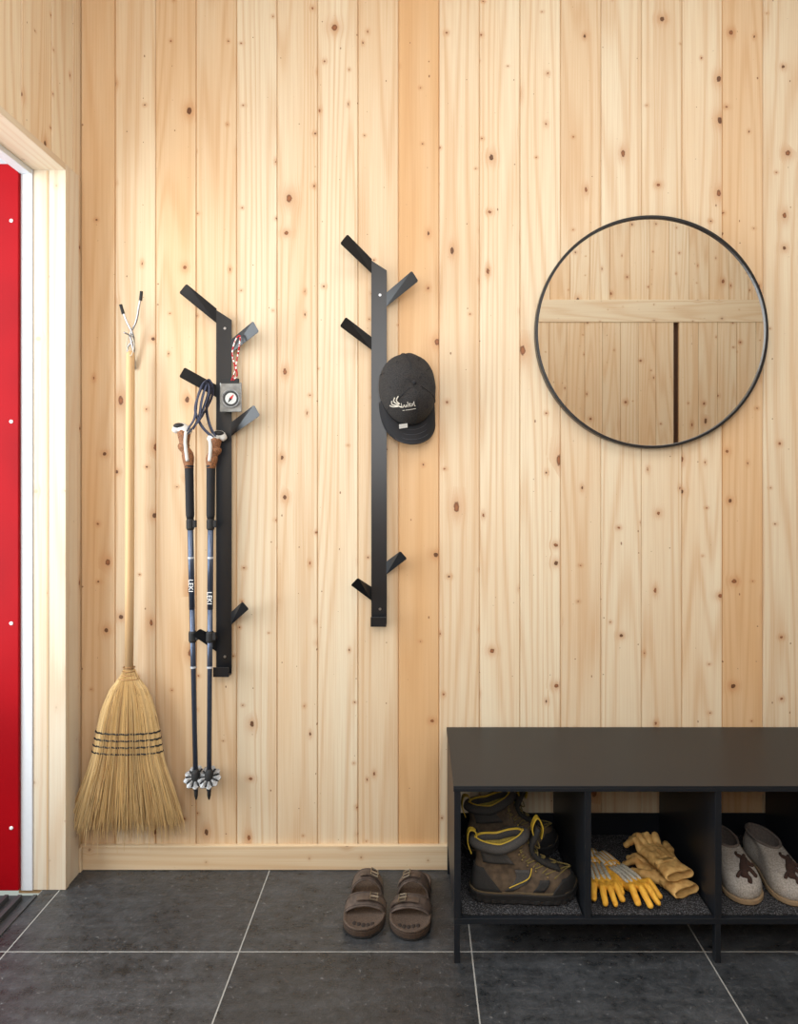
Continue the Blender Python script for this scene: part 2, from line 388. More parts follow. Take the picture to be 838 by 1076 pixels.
s=NT('speckled_carpet'); a=s.noise(s.obj(),300,2,.7); s.col(s.mix(s.mr(a,.5,.66),lin((22,22,25)),lin((110,110,114)))); s.rough(.95); s.bump(a,1.0,.004); CARPET=s.m
for i,lab in enumerate(('speckled grey carpet mat under the hiking boots','speckled grey carpet mat under the work gloves','speckled grey carpet mat under the felt clogs')):
    xa=BX0+MODW*i+TH+.004
    bm=nb(); box(bm,xa,xa+MODW-TH-.008,y0+.012,y1-.012,ZS+.0002,ZS+.007)
    o=obj('carpet_mat',bm,CARPET,bevel=.002); tag(o,lab,'mat','carpet mats in the bench cubbies')
ZM=ZS+.0075
# ---------------------------------------------------------------- broom
STRAW=NT('broom_corn'); at=STRAW.n('ShaderNodeAttribute',attribute_name='board'); l_,o2,t_=STRAW.sep(at.outputs['Vector'])
cc=STRAW.mix(t_,lin((220,186,126)),lin((136,92,48))); cc=STRAW.mix(STRAW.M('MULTIPLY',l_,.7),cc,lin((236,210,158))); STRAW.col(cc); STRAW.rough(.7); STRAW=STRAW.m
BY=.052
t=thing('corn_broom','natural straw corn broom with long pale wooden handle hanging upright','broom',W(134,872,BY))
bm=nb(); a=W(137,369,BY); b=W(135.5,712,BY)
tube(bm,[a+(b-a)*q for q in (0,.004,.01,.3,.7,1)],[.006,.0105,.0125,.0135,.0135,.0125],16)
wooduv(bm,2,.35); obj('handle',bm,wood('broom_handle_wood',(220,190,146),(204,156,104),0,.6),t,True,smooth=True)
prof=[(703,5.5,.012),(710,7.5,.014),(716,13,.018),(724,19,.021),(735,24,.024),(750,29,.027),(770,33,.028),(800,38,.027),(830,46,.027),(870,55,.03)]
def bp(py):
    for (a,b) in zip(prof[:-1],prof[1:]):
        if py<=b[0]:
            k=max(0,(py-a[0])/(b[0]-a[0])); return a[1]+(b[1]-a[1])*k,a[2]+(b[2]-a[2])*k
    return prof[-1][1],prof[-1][2]
def bc(py): return 135.5-(py-703)*.018
bm=nb(); cl=bm.loops.layers.float_color.new('board')
rings=[]
for py in range(703,830,6):
    hw,dp=bp(py); c=W(bc(py),py,BY); hx=hw/ (F/(D-BY))*.92
    rings.append([c+Vector((hx*math.cos(a),dp*.85*math.sin(a),0)) for a in [2*PI*k/24 for k in range(24)]])
loft(bm,rings)
for f in bm.faces:
    for l in f.loops: l[cl]=(.0,.5,.9,1)
for i in range(2200):
    a=random.random()*2*PI; rr=1.0 if i<1300 else random.uniform(.3,1)
    end=random.gauss(860,10) if i%6 else random.uniform(795,850); jit=random.gauss(0,.08); wob=random.gauss(0,.0042)
    pts=[]; st=703+random.random()*6
    for k in range(11):
        py=st+(end-st)*(k/10)**1.3; hw,dp=bp(min(py,870)); c=W(bc(py),py,BY); kk=max(0,(py-790)/80)
        hx=hw/(F/(D-BY))*(1+jit*kk)
        q=c+Vector((hx*rr*math.cos(a),-abs(dp)*rr*math.sin(a)*(1+.3*jit*k*.7),0))+Vector((wob*math.sin(k*.9+i)*min(1,.2+kk),0,0))
        if q.y>-.003: q.y=-.003
        pts.append(q)
    fs_=tube(bm,pts,[.0011]*10+[.0005],3)
    dd=(random.random(),random.random(),random.random()**1.1,1)
    for f in fs_:
        for l in f.loops: l[cl]=dd
obj('bristles',bm,STRAW,t,True)
THREAD=plain('black_thread',(16,15,16),.7); WIRE=plain('tinned_wire',(170,130,86),.4,.6)
for j,py in enumerate((768,775,782,789)):
    bm=nb(); hw,dp=bp(py); c=W(bc(py),py,BY); hx=hw/(F/(D-BY))+.002
    tube(bm,[c+Vector((hx*math.cos(a),(dp+.0024)*math.sin(a),.0010*math.sin(22*a))) for a in [2*PI*k/72 for k in range(72)]],.0028,6,True)
    obj('stitching',bm,THREAD,t,True,smooth=True)
for j in range(4):
    bm=nb(); py=701+j*4; hw,dp=bp(max(703,py)); c=W(bc(py),py,BY); hx=hw/(F/(D-BY))+.001
    tube(bm,[c+Vector((hx*math.cos(a),(dp+.001)*math.sin(a),0)) for a in [2*PI*k/24 for k in range(24)]],.0018,6,True)
    obj('wire_binding',bm,WIRE,t,True,smooth=True)
bm=nb(); tube(bm,spline([W(137,374,BY+.012),W(133,362,.045),W(137,352,.034),W(141,362,.045),W(138,374,BY+.012)],6),.0014,6); obj('hanging_cord',bm,plain('cord',(210,200,180),.8),t,True)
# wire hook
t=thing('wire_hook','small silver wire wall hook with two black tipped prongs','hook',W(138,385,0))
bm=nb(); tube(bm,spline([W(142,388,.006),W(140,368,.02),W(137,352,.03),W(143,338,.035),W(146,322,.045),W(148,309,.05)],6),.0034,8)
obj('prong',bm,STEEL,t,True,smooth=True)
bm=nb(); tube(bm,spline([W(140,384,.006),W(141,362,.02),W(139,350,.036),W(133,338,.045),W(128,324,.05)],6),.0034,8)
obj('prong',bm,STEEL,t,True,smooth=True)
bm=nb(); tube(bm,spline([W(136,384,.006),W(134,366,.02),W(140,356,.03),W(130,349,.05)],6),.0026,8); obj('brace',bm,STEEL,t,True,smooth=True)
bm=nb(); tube(bm,[W(147.6,316,.048),W(148.6,306,.051)],.0052,8); obj('rubber_tip',bm,RUBBER,t,True)
bm=nb(); tube(bm,[W(129.5,330,.048),W(126.7,320,.051)],.0052,8); obj('rubber_tip',bm,RUBBER,t,True)
bm=nb(); p=W(139,384,.0); lathe(bm,[(.011,0),(.011,.006),(.007,.009)],(p.x,0,p.z),'Y',20); obj('wall_plate',bm,STEEL,t,True)
# ---------------------------------------------------------------- trekking poles
SHAFT=plain('anodised_shaft',(88,98,118),.32,.7,.1,100,0); CORK=plain('cork_grip',(158,104,64),.7,0,.4,300,.3,c2=(92,58,36)); GRIPW=plain('white_grip',(216,213,206),.5)
FOAM=plain('black_foam',(24,24,28),.8,0,.2,500,.3); WEB=plain('webbing',(24,27,40),.8,0,.4,500,.3,c2=(66,70,92))
BAND=plain('grey_band',(190,192,196),.4); SILV=plain('silver_plastic',(168,168,168),.4,.3,.3,100,.05)
def pole(label,gt,g1,tip,d,lean,stps,texty):
    t=thing('trekking_pole',label,'trekking pole',W(tip[0],tip[1],d),group='pair of trekking poles hanging from the coat rack')
    def L(py): k=(py-g1[1])/(tip[1]-g1[1]); return W(g1[0]+(tip[0]-g1[0])*k,py,d)
    a,b=W(gt[0],gt[1],d),L(g1[1]); m=(a+b)/2+Vector((lean*.007,0,0))
    bm=nb(); sp=spline([a,a*.65+b*.35+Vector((lean*.004,0,0)),m,b*.7+a*.3,L(g1[1]+4)],4); n=len(sp)
    tube(bm,sp,[.0155+.0022*math.sin(k*1.1)+.002*(1-k/n) for k in range(n)],14); obj('grip',bm,CORK,t,True,smooth=True)
    bm=nb(); hd=Vector((lean,0,0)); tube(bm,spline([a-hd*.018+Vector((0,0,-.012)),a+Vector((0,0,.002)),a+hd*.017+Vector((0,0,.007)),a+hd*.031+Vector((0,0,-.006))],4),[.012,.015,.017,.018,.018,.018,.018,.016,.015,.014,.012,.010,.007],12)
    obj('pommel',bm,GRIPW,t,True,smooth=True)
    bm=nb(); tube(bm,spline([a-hd*.012+Vector((0,-.015,-.006)),a*.6+b*.4+Vector((-lean*.004,-.0175,0)),b+Vector((0,-.015,.01))],6),.0055,8); obj('grip_inlay',bm,GRIPW,t,True,smooth=True)
    bm=nb(); ball(bm,a+hd*.012+Vector((0,-.008,.013)),(.018,.013,.009)); obj('cap',bm,RUBBER,t,True,smooth=True)
    bm=nb(); tube(bm,[L(g1[1]+1),L(g1[1]+4),L(541),L(545)],[.0145,.0132,.0128,.011],14); obj('foam_grip',bm,FOAM,t,True,smooth=True)
    bm=nb(); tube(bm,[L(543),L(640)],.0092,12); obj('upper_shaft',bm,SHAFT,t,True,smooth=True)
    bm=nb(); tube(bm,[L(636),L(700),L(701),L(830)],[.0084,.0084,.0076,.0076],12); obj('lower_shaft',bm,SHAFT,t,True,smooth=True)
    for py in (550,668):
        bm=nb(); tube(bm,[L(py-5),L(py-3),L(py+5),L(py+7)],[.0105,.0125,.0125,.010],12); q=L(py); box(bm,q.x+.008,q.x+.019,q.y-.008,q.y+.006,q.z-.012,q.z+.010); obj('clamp',bm,RUBBER,t,True,bevel=.001)
    for py,r_ in ((700,.0092),(585,.0098)):
        bm=nb(); tube(bm,[L(py),L(py+2)],r_,12); obj('band',bm,BAND,t,True)
    q=L(817)
    bm=nb(); tube(bm,[L(808),L(812),L(822),L(827)],[.008,.013,.014,.009],14); obj('basket_hub',bm,RUBBER,t,True,smooth=True)
    bm=nb()
    tilt=Matrix.Rotation(.8,3,'X'); N=72; up=tilt@Vector((0,0,1))
    def rr(an): return .034+.003*math.cos(9*an)
    top=[];bot=[];ti=[];md=[]
    for k in range(N):
        an=2*PI*k/N; dv=tilt@Vector((math.cos(an),math.sin(an),0))
        top.append(q+dv*rr(an)+up*.0015); bot.append(q+dv*rr(an)-up*.002); ti.append(q+dv*.010+up*.004); md.append(q+dv*.022+up*(.004+.0035*math.cos(9*an)))
    ti2=[p-up*.006 for p in ti]
    loft(bm,[ti,md,top,bot,ti2,ti],False,False); bmesh.ops.remove_doubles(bm,verts=bm.verts[:],dist=1e-6); obj('basket',bm,SILV,t,True)
    bm=nb(); 
    for k in range(9):
        an=2*PI*(k+.5)/9; dv=tilt@Vector((math.cos(an),math.sin(an),0)); tube(bm,[q+dv*.012-up*.003,q+dv*.014+up*.003,q+dv*.028+up*.003,q+dv*.030-up*.003],.0028,6)
    obj('basket_web',bm,RUBBER,t,True)
    bm=nb(); tube(bm,[L(826),L(836),L(tip[1])],[.007,.0055,.0025],10); obj('tip',bm,RUBBER,t,True,smooth=True)
    bm=textbm('LEKI',.021,.0004); c=L(texty)
    bm.transform(Matrix.Translation(c+Vector((0,-.0096,0)))@Matrix(((0,1,0,0),(0,0,-1,0),(-1,0,0,0),(0,0,0,1)))); obj('lettering',bm,WHITE,t,True)
    for stp in stps:
        bm=nb(); ribbon(bm,spline([W(*p) for p in stp],6),(.8,-1,.1),.018,.0018); obj('wrist_strap',bm,WEB,t,True)
    return t
pole('left trekking pole of the hanging pair, grip tilted left',(193,452),(198.5,488),(206,840),.058,-1,
     [[(196,452,.07),(204,440,.078),(207,420,.080),(213,403,.072),(220,400,.066),(223,415,.070),(213,436,.078),(203,449,.076),(197,455,.07)],
      [(203,450,.074),(209,438,.086),(212,420,.088),(217,404,.078),(219,412,.086),(214,428,.090),(208,444,.088)]],615)
pole('right trekking pole of the hanging pair, grip tilted right',(226,460),(221.5,488),(219.5,840),.060,1,
     [[(224,460,.075),(212,448,.080),(205,430,.082),(211,409,.072),(217,401,.066),(222,405,.070),(217,428,.080),(220,446,.080),(226,459,.077)]],628)
# ---------------------------------------------------------------- compass
t=thing('compass','silvery baseplate compass on a red cord hanging from the coat rack','compass',W(243,432,.06))
bm=nb(); a=W(231,402,.062); b=W(254,433,.062); box(bm,a.x,b.x,-.066,-.061,b.z,a.z); CL=plain('smoky_plate',(150,152,151),.2,.3,.35,60); obj('baseplate',bm,CL,t,True,bevel=.003)
c=W(243,419,.066); bm=nb(); lathe(bm,[(.029,0),(.029,.006),(.0265,.0085),(.0235,.006),(.023,.006)],(c.x,-.0655,c.z),'Y',32); obj('bezel',bm,SILV,t,True)
bm=nb(); lathe(bm,[(.0235,0),(.0235,.0002)],(c.x,-.0722,c.z),'Y',32); obj('dial',bm,plain('dark_dial',(44,46,48),.3),t,True)
ndl=Vector((math.sin(.6),0,math.cos(.6))); sd=Vector((ndl.z,0,-ndl.x)); cc_=Vector((c.x,-.0738,c.z))
bm=nb(); lathe(bm,[(.0175,0),(.0175,.0006)],(c.x,-.0724,c.z),'Y',32); obj('dial_face',bm,plain('pale_dial',(205,207,204),.3),t,True)
bm=nb(); prism(bm,[cc_+ndl*.016,cc_+sd*.0045,cc_-sd*.0045],(0,.0008,0)); obj('needle',bm,plain('red_needle',(200,30,30),.4),t,True,label='red north half of the needle')
bm=nb(); prism(bm,[cc_-ndl*.016,cc_-sd*.0045,cc_+sd*.0045],(0,.0008,0)); obj('needle',bm,RUBBER,t,True,label='black south half of the needle')
bm=nb(); a=W(231,398,.062); box(bm,a.x+.004,a.x+.06,-.068,-.061,W(0,403,.062).z,a.z); obj('lid_hinge',bm,RUBBER,t,True,bevel=.001)
REDC=NT('red_cord'); v=REDC.n('ShaderNodeTexVoronoi'); REDC.put(v.inputs['Vector'],REDC.obj()); v.inputs['Scale'].default_value=160; cs=REDC.sep(v.outputs['Color'])
REDC.col(REDC.mix(REDC.M('GREATER_THAN',cs[0],.72),lin((178,20,32)),lin((235,225,220)))); REDC.rough(.8); REDC=REDC.m
bm=nb(); tube(bm,spline([W(243,400,.067),W(247,388,.066),W(244,372,.068),W(247,358,.060),W(252,353,.062),W(251,366,.066),W(248,384,.066),W(249,394,.066),W(245,400,.067)],6),.0024,7); 
obj('lanyard',bm,REDC,t,True,smooth=True)
# ---------------------------------------------------------------- cap
CAPM=plain('faded_black_twill',(54,51,50),.9,0,.35,350,.5,.0008,c2=(26,25,26)); CAPB=plain('brim_twill',(30,30,34),.85,0,.3,500,.3)
cc=W(427,410,.035)
Mc=Matrix(((-1,0,0,0),(0,0,-1,0),(0,-1,0,0),(0,0,0,1)))
Mc=Matrix.Rotation(math.radians(-10),4,'Y')@Matrix.Rotation(math.radians(-3),4,'X')@Matrix.Rotation(math.radians(14),4,'Z')@Mc
t=thing('baseball_cap','faded black cap with pale stitched emblem hanging on the right coat rack','cap',cc,Mc)
A_,B_,HC=.088,.112,.112
def crown(th,q,o=0):
    r=(1-q**2.3)**(1/2.3); w=1+.012*math.sin(6*th)*q
    x=A_*r*math.cos(th)*w; y=B_*r*math.sin(th)*w
    z=HC*q
    if o: 
        n=Vector((x/A_**2,y/B_**2,z/HC**2+.0001)).normalized(); return Vector((x,y,z))+n*o
    return Vector((x,y,z))
bm=nb(); qs=[0,.12,.25,.4,.55,.68,.79,.88,.94,.98,.998]
rings=[]
for q in qs:
    rings.append([crown(2*PI*k/48,q)*1.0+noise.noise_vector(crown(2*PI*k/48,q)*20)*.008*min(1,q*3)*(.4 if crown(2*PI*k/48,q).y>.03 else 1) for k in range(48)])
inner=[[crown(2*PI*k/48,q,-.003) for k in range(48)] for q in (0,.3,.6,.8,.9)]
loft(bm,inner[::-1]+rings,True,True); obj('crown',bm,CAPM,t,smooth=True)
for k in range(6):
    bm=nb(); th=PI/2+PI/3*k; tube(bm,[crown(th,q,.0006) for q in [i/14*.985 for i in range(15)]],.0011,5); obj('seam',bm,CAPB,t)
bm=nb(); ball(bm,(0,0,HC+.001),(.007,.007,.004)); obj('button',bm,CAPB,t,smooth=True)
for k in range(6):
    bm=nb(); p=crown(PI/2+PI/3*(k+.5),.72,.0008); tube(bm,[p+Vector((.003*math.cos(a),.003*math.sin(a),0)) for a in [2*PI*i/10 for i in range(10)]],.0009,5,True); obj('eyelet',bm,CAPB,t)
bm=nb(); rows=[]
for j in range(8):
    k=j/7; row=[]
    for i in range(33):
        th=math.radians(12+156*i/32); base=crown(th,.02); s_=(i/32-.5)*2
        ext=.062*(1-abs(s_)**3.0); dr=Vector((math.cos(th)*.35,1,0)).normalized()
        p=base+dr*ext*k; p.z=.004-9.0*p.x**2*k*.6+.012*k*(1-abs(s_)); row.append(p)
    rows.append(row)
loft(bm,rows,False,False,False); obj('brim',bm,CAPB,t,smooth=True,solid=.0035)
bm=nb()
for off in (.25,.5,.75,.95):
    tube(bm,[rows[0][i].lerp(rows[7][i],off)+Vector((0,0,.0022)) for i in range(2,31)],.0006,4)
obj('brim_stitching',bm,plain('grey_thread',(74,74,80),.8),t)
def cp(x,y):
    x=-x; v=max(0.0,1-(abs(x/A_)**2+abs(y/B_)**2)**(2.3/2)); return Vector((x,y,HC*v**(1/2.3)+.0024))
KX,KY,KS=-.034,.060,.62
def stroke(bm,pts,r=.0011): tube(bm,[cp(KX+(q.x+.012)*KS,KY+(q.y-.053)*KS) for q in spline([Vector((a,b,0)) for a,b in pts],5)],r,5)
bm=nb()
for pts in ([(-.056,.010),(-.060,.026),(-.042,.046)],[(-.068,.020),(-.066,.036),(-.044,.050)],[(-.042,.008),(-.050,.026),(-.038,.044)],[(-.074,.036),(-.064,.046),(-.044,.053)],[(-.046,.048),(-.036,.056),(-.028,.060)]): stroke(bm,pts,.0020)
obj('emblem',bm,plain('cream_thread',(220,214,200),.8),t)
bm=nb()
def sk(x,y): return (-.030+x*.013+.0035*(.5-y),.062-.018*y+x*.0008)
scr=[[(0,1.1),(.05,.2),(.3,0),(.6,.3),(.75,.6)],[(.9,.6),(1.0,.1),(1.3,0),(1.6,.5),(1.65,.1),(1.85,0)],[(2.2,1.2),(2.15,.1),(2.4,0)],[(2.5,.1),(3.0,.6),(2.7,.7),(2.6,.2),(3.1,0),(3.4,.2)],[(3.6,.65),(3.65,.05),(3.7,.5),(4.1,.6)],[(4.4,1.1),(4.35,.1),(4.7,0)]]
for l_ in scr: stroke(bm,[sk(*p) for p in l_],.0011)
stroke(bm,[sk(0,-.7),sk(2,-.8),sk(4.6,-.7)],.0008)
obj('embroidered_script',bm,plain('cream_thread_2',(214,208,196),.8),t)
bm=nb(); c0=Vector((.036,.114,.024)); 
prism(bm,[c0+Vector((.013*a,.0055*b,-.004*b)) for a,b in ((1,1),(-1,1),(-1,-1),(1,-1))],(0,-.0015,-.002)); obj('side_tag',bm,WHITE,t,label='small white label at the brim edge')
# ---------------------------------------------------------------- shoe tools
FPT=[(0,0),(.015,.016),(.05,.026),(.12,.033),(.25,.036),(.42,.0355),(.6,.043),(.74,.048),(.85,.045),(.93,.035),(.98,.019),(1,0)]
def hwf(t):
    for (a,b) in zip(FPT[:-1],FPT[1:]):
        if t<=b[0]:
            k=(t-a[0])/(b[0]-a[0])
            if a[0]<.01: k=math.sqrt(k)
            if b[0]>.99: k=1-math.sqrt(max(0,1-k))
            return a[1]+(b[1]-a[1])*k
    return 0
def rw(t,e):
    el=.044*math.sqrt(max(0,1-(2*t-1)**2)); return hwf(t)*(1-e)+el*e
TS=[.5-.5*math.cos(PI*i/20) for i in range(21)]
class Shoe:
    def __init__(s,L,rows,side=1,bend=.010,wk=1.0): s.L=L; s.rows=rows; s.side=side; s.bend=bend; s.wk=wk
    def par(s,z):
        r=s.rows
        if z<=r[0][0]: return r[0][1:]
        for a,b in zip(r[:-1],r[1:]):
            if z<=b[0]:
                k=(z-a[0])/(b[0]-a[0]); return tuple(a[i]+(b[i]-a[i])*k for i in range(1,5))
        return r[-1][1:]
    def P(s,t,z,sd,o=0,par=None):
        xr,xf,w,e=par or s.par(z); X=xr+(xf-xr)*t; w=w*s.wk
        y=sd*max(0,rw(t,e)*w+o*(1 if rw(t,e)*w>abs(o) or o>0 else 0))+s.side*s.bend*math.sin(max(0,X)*PI*.9)
        x=X*s.L+(o*(2*t-1)**3)
        return Vector((x,y,z))
    def ring(s,z,o=0,par=None,ts=None,of=None,dz=None):
        T_=ts or TS; pr=[(t,1) for t in T_]+[(t,-1) for t in T_[-2:0:-1]]
        r=[s.P(t,z,sd,o+(of(i) if of else 0),par) for i,(t,sd) in enumerate(pr)]
        if dz:
            for p in r: p.z+=dz(p.x/s.L)
        return r
    def patch(s,bm,t0,t1,z0,z1,sd,o=.0015,n=8,m=4,f=None):
        rows=[]
        for j in range(m+1):
            z=z0+(z1-z0)*j/m; a,b=(t0,t1) if f is None else f(j/m)
            rows.append([s.P(a+(b-a)*i/n,z,sd,o) for i in range(n+1)])
        loft(bm,rows,False,False,False)
# ---------------------------------------------------------------- hiking boots
LEA=plain('brown_nubuck',(96,80,62),.75,0,.4,60,.3,c2=(70,58,46)); DKL=plain('dark_mesh',(44,43,42),.85,0,.3,400,.4); YEL=plain('yellow_trim',(206,174,56),.6,0,.15); YLN=plain('yellow_lining',(168,148,70),.9,0,.3,200,.3)
GREYC=plain('grey_collar',(72,70,68),.9,0,.3,400,.4)
LACE=plain('olive_lace',(128,112,62),.8,0,.4,500,.3); TANM=plain('tan_midsole',(96,82,60),.8); BRASS=plain('brass',(150,130,90),.4,.8)
TF=[.5-.5*math.cos(PI*i/60) for i in range(61)]
def boot(label,loc,rz,side):
    t=thing('hiking_boot',label,'boot',loc,rz,'pair of hiking boots in the bench')
    L=.282
    S=Shoe(L,[(.022,.01,.985,.98,0),(.036,.0,.995,1.0,0),(.048,.005,.99,.98,0),(.060,.012,.965,.93,0),(.069,.02,.915,.87,.05),(.077,.03,.83,.82,.15),(.088,.04,.73,.78,.35),(.104,.05,.62,.76,.55),(.122,.045,.555,.78,.75),(.138,.025,.53,.84,.9),(.156,.01,.525,.92,1)],side)
    dzf=lambda z:(lambda X:max(0,(z-.11)/.05)*(.022*max(0,X-.25)/.25-.008*(1-abs(X-.28)*3)))
    bm=nb(); loft(bm,[S.ring(z,dz=dzf(z)) for z in (.022,.036,.043,.048,.054,.060,.065,.069,.073,.077,.082,.088,.096,.104,.112,.12,.128,.136,.142,.149)],True,False)
    obj('upper',bm,LEA,t,smooth=True)
    of=lambda i:.0016 if (i//2)%2 else -.0008
    bm=nb(); full=(0,1,1,0); dzs=lambda X:.010*max(0,(X-.82)/.18)**2
    loft(bm,[S.ring(.0,.0,(0.015,.975,.97,0),TF,of,dzs),S.ring(.005,.003,full,TF,of,dzs),S.ring(.013,.003,full,TF,of,dzs),S.ring(.0135,.0035,full,TF,None,dzs),S.ring(.026,.005,full,TF,None,dzs),S.ring(.029,.004,full,TF,None,dzs)]); obj('outsole',bm,RUBBER,t,smooth=False)
    bm=nb(); loft(bm,[S.ring(.0292,.0035,full,None,None,dzs),S.ring(.033,.0035,full,None,None,dzs)]); obj('midsole',bm,TANM,t)
    bm=nb()
    for sd in (1,-1): S.patch(bm,.74,1,.026,.064,sd,.0034,14,7,lambda k:(.74+.14*k*k,1))
    obj('toe_cap',bm,RUBBER,t,smooth=True,solid=.002)
    bm=nb()
    for sd in (1,-1): S.patch(bm,0,.26,.03,.09,sd,.002,8,5,lambda k:(0,.28-.18*k))
    obj('heel_counter',bm,DKL,t,smooth=True,solid=.0015)
    for sd in (1,-1):
        bm=nb(); S.patch(bm,.32,.6,.036,.09,sd,.0018,6,6,lambda k:(.30+.22*k,.38+.34*k)); obj('side_overlay',bm,GREYC,t,smooth=True,solid=.0015)
        bm=nb(); S.patch(bm,.60,.72,.036,.066,sd,.0018,5,4,lambda k:(.56+.1*k,.66+.10*k)); obj('forefoot_overlay',bm,DKL,t,smooth=True,solid=.0015)
        bm=nb(); S.patch(bm,.1,.4,.104,.134,sd,.0018,6,4,lambda k:(.10,.6-.05*k)); obj('ankle_overlay',bm,GREYC,t,smooth=True,solid=.0015)
        bm=nb(); tube(bm,[S.P(.34+.45*k/10,.045+.05*k/10,sd,.003) for k in range(11)],.0014,6); obj('piping',bm,YEL,t)
    dz1=dzf(.156)
    bm=nb(); tube(bm,S.ring(.149,-.003,dz=dz1),.0125,10,True); obj('collar',bm,GREYC,t,smooth=True)
    bm=nb(); loft(bm,[S.ring(.158,-.009,dz=dz1),S.ring(.13,-.013),S.ring(.08,-.013),S.ring(.06,-.013)][::-1],True,False); obj('lining',bm,YLN,t,smooth=True)
    bm=nb(); tube(bm,S.ring(.1595,-.009,dz=dz1),.0036,6,True); obj('collar_lining',bm,YEL,t,smooth=True)
    bm=nb(); pts=[S.P(1,z,1,0,None)+Vector((o,0,0)) for z,o in ((.078,.002),(.096,.003),(.118,.004),(.140,.010))]; pts.append(pts[-1]+Vector((.012,0,.028))); pts.append(pts[-1]+Vector((.006,0,.018))); ribbon(bm,spline(pts,4),(0,1,0),.046,.009); obj('tongue',bm,DKL,t,smooth=True)
    bm=nb()
    for k in range(6):
        z=.068+.0140*k; z2=z+.010
        for sd in (1,-1):
            a=S.P(.82,z,sd,.003); m=S.P(1,z,1,.006)+Vector((.005,0,.004)); b=S.P(.82,z2,-sd,.003)
            tube(bm,spline([a,m.lerp(a,.3)+Vector((0,0,.002)),m,m.lerp(b,.3)+Vector((0,0,.002)),b],4),.0018,6)
    q=S.P(1,.142,1,.017)
    for sd in (1,-1):
        tube(bm,spline([q,q+Vector((.010,sd*.016,.008)),q+Vector((.016,sd*.026,-.008)),q+Vector((.008,sd*.016,-.010)),q],5),.0017,6)
        tube(bm,spline([q,q+Vector((.012,sd*.012,-.02)),q+Vector((.010,sd*.034,-.038)),q+Vector((.016,sd*.038,-.05))],5),.0017,6)
    obj('laces',bm,LACE,t,smooth=True)
    for k in range(5):
        for sd in (1,-1):
            bm=nb(); p=S.P(.78,.072+.0145*k,sd,.003); ball(bm,p,.0032,1); obj('lace_hook',bm,BRASS,t)
    bm=nb(); q=S.P(0,.147,1,0); ribbon(bm,spline([q+Vector((-.004,0,-.03)),q+Vector((-.014,0,0)),q+Vector((-.010,0,.030)),q+Vector((.008,0,.026)),q+Vector((.010,0,-.01))],5),(0,1,0),.018,.0025); obj('pull_loop',bm,YEL,t)
    q=pts[-1]; bm=nb(); ribbon(bm,spline([q+Vector((-.008,0,-.03)),q+Vector((-.014,0,.0)),q+Vector((.0,0,.026)),q+Vector((.014,0,.0)),q+Vector((.010,0,-.03))],5),(0,1,0),.020,.0025); obj('tongue_loop',bm,YEL,t)
    return t
boot('front brown hiking boot with yellow trim, seen side on',(.144,-.345,ZM),math.radians(3),-1)
boot('rear brown hiking boot with yellow trim, behind the front one',(.142,-.150,ZM),math.radians(8),1)
# ---------------------------------------------------------------- gloves
def glove(name_label,loc,R,mats,flip,cuffm,back=None,curl=0.0,thin=.62):
    t=thing('work_glove',name_label[0],'glove',loc,R,name_label[1])
    bm=nb(); f=flip
    def cap(p,q,r0,r1,n=9):
        p=Vector(p); q=Vector(q)
        for i in range(n):
            k=i/(n-1); r=r0+(r1-r0)*k; c=p.lerp(q,k); ball(bm,(c.x*f,c.y,c.z),(r,r,r*thin),2)
    for x in (-.026,-.009,.009,.026): cap((x*.85,-.03,.018),(x,.05,.021),.020,.0178,8)
    tips=[(-.030,.048,-.050,.112),(-.011,.055,-.018,.131),(.010,.055,.016,.129),(.030,.048,.049,.108)]
    for i,(x0,y0_,x1,y1_) in enumerate(tips):
        mz=.024+.010*curl; ez=.014; xm=(x0+x1)/2; ym=(y0_+y1_)/2
        cap((x0,y0_,.020),(xm,ym,mz),.0132,.0124,7); cap((xm,ym,mz),(x1,y1_,ez),.0124,.0110,7)
    cap((-.03,-.01,.018),(-.056,.028,.022),.0175,.0150,8); cap((-.056,.028,.022),(-.066,.060,.017),.0150,.0124,7)
    for v in bm.verts: v.co+=noise.noise_vector(v.co*42)*.0034*(1.5 if not back else .7)
    me=remesh(bm,.0024,2,'hand'); meshobj('hand',me,mats,t,smooth=True)
    bm=nb(); rings=[]
    for k,(y,hw_,hz) in enumerate(((-.03,.043,.016),(-.045,.040,.015),(-.05,.0415,.0165),(-.075,.045,.017),(-.098,.050,.016),(-.100,.046,.012),(-.06,.038,.008))):
        rings.append([Vector((hw_*math.cos(a)+.0,y+.003*math.sin(3*a),.018+hz*math.sin(a)*(1+.14*math.sin(5*a+k)))) for a in [2*PI*i/28 for i in range(28)]])
    loft(bm,rings,True,True); obj('cuff',bm,cuffm,t,smooth=True)
    if back:
        for x in (-.026,-.009,.009,.026):
            bm=nb(); tube(bm,[Vector((x*f*(1+.05*max(0,k-4)),-.030+.012*k,.0300+.0045*math.sin(k*.4)*(1 if curl>1 else .5))) for k in range(8)],[.004]+[.0076]*6+[.004],8,flat=.5); obj('knuckle_patch',bm,back,t,smooth=True)
    bm=nb(); tube(bm,[Vector((.041*math.cos(a),-.046,.018+.0165*math.sin(a))) for a in [2*PI*i/24 for i in range(24)]],.0017,6,True); obj('wrist_seam',bm,mats,t)
    return t
GY=plain('yellow_leather',(238,184,64),.7,0,.25,70,.25,c2=(218,154,46)); GW=plain('pale_canvas',(204,200,188),.9,0,.2,300,.3,c2=(158,154,142)); GT=plain('tan_leather',(214,176,110),.75,0,.3,50,.5,.001,c2=(182,138,78))
s=NT('striped_cuff'); x_,y_,z_=s.sep(s.obj()); st_=s.M('GREATER_THAN',s.M('SINE',s.M('MULTIPLY',x_,420.0)),.2); s.col(s.mix(st_,lin((206,200,186)),lin((196,154,70)))); s.rough(.9); GS=s.m
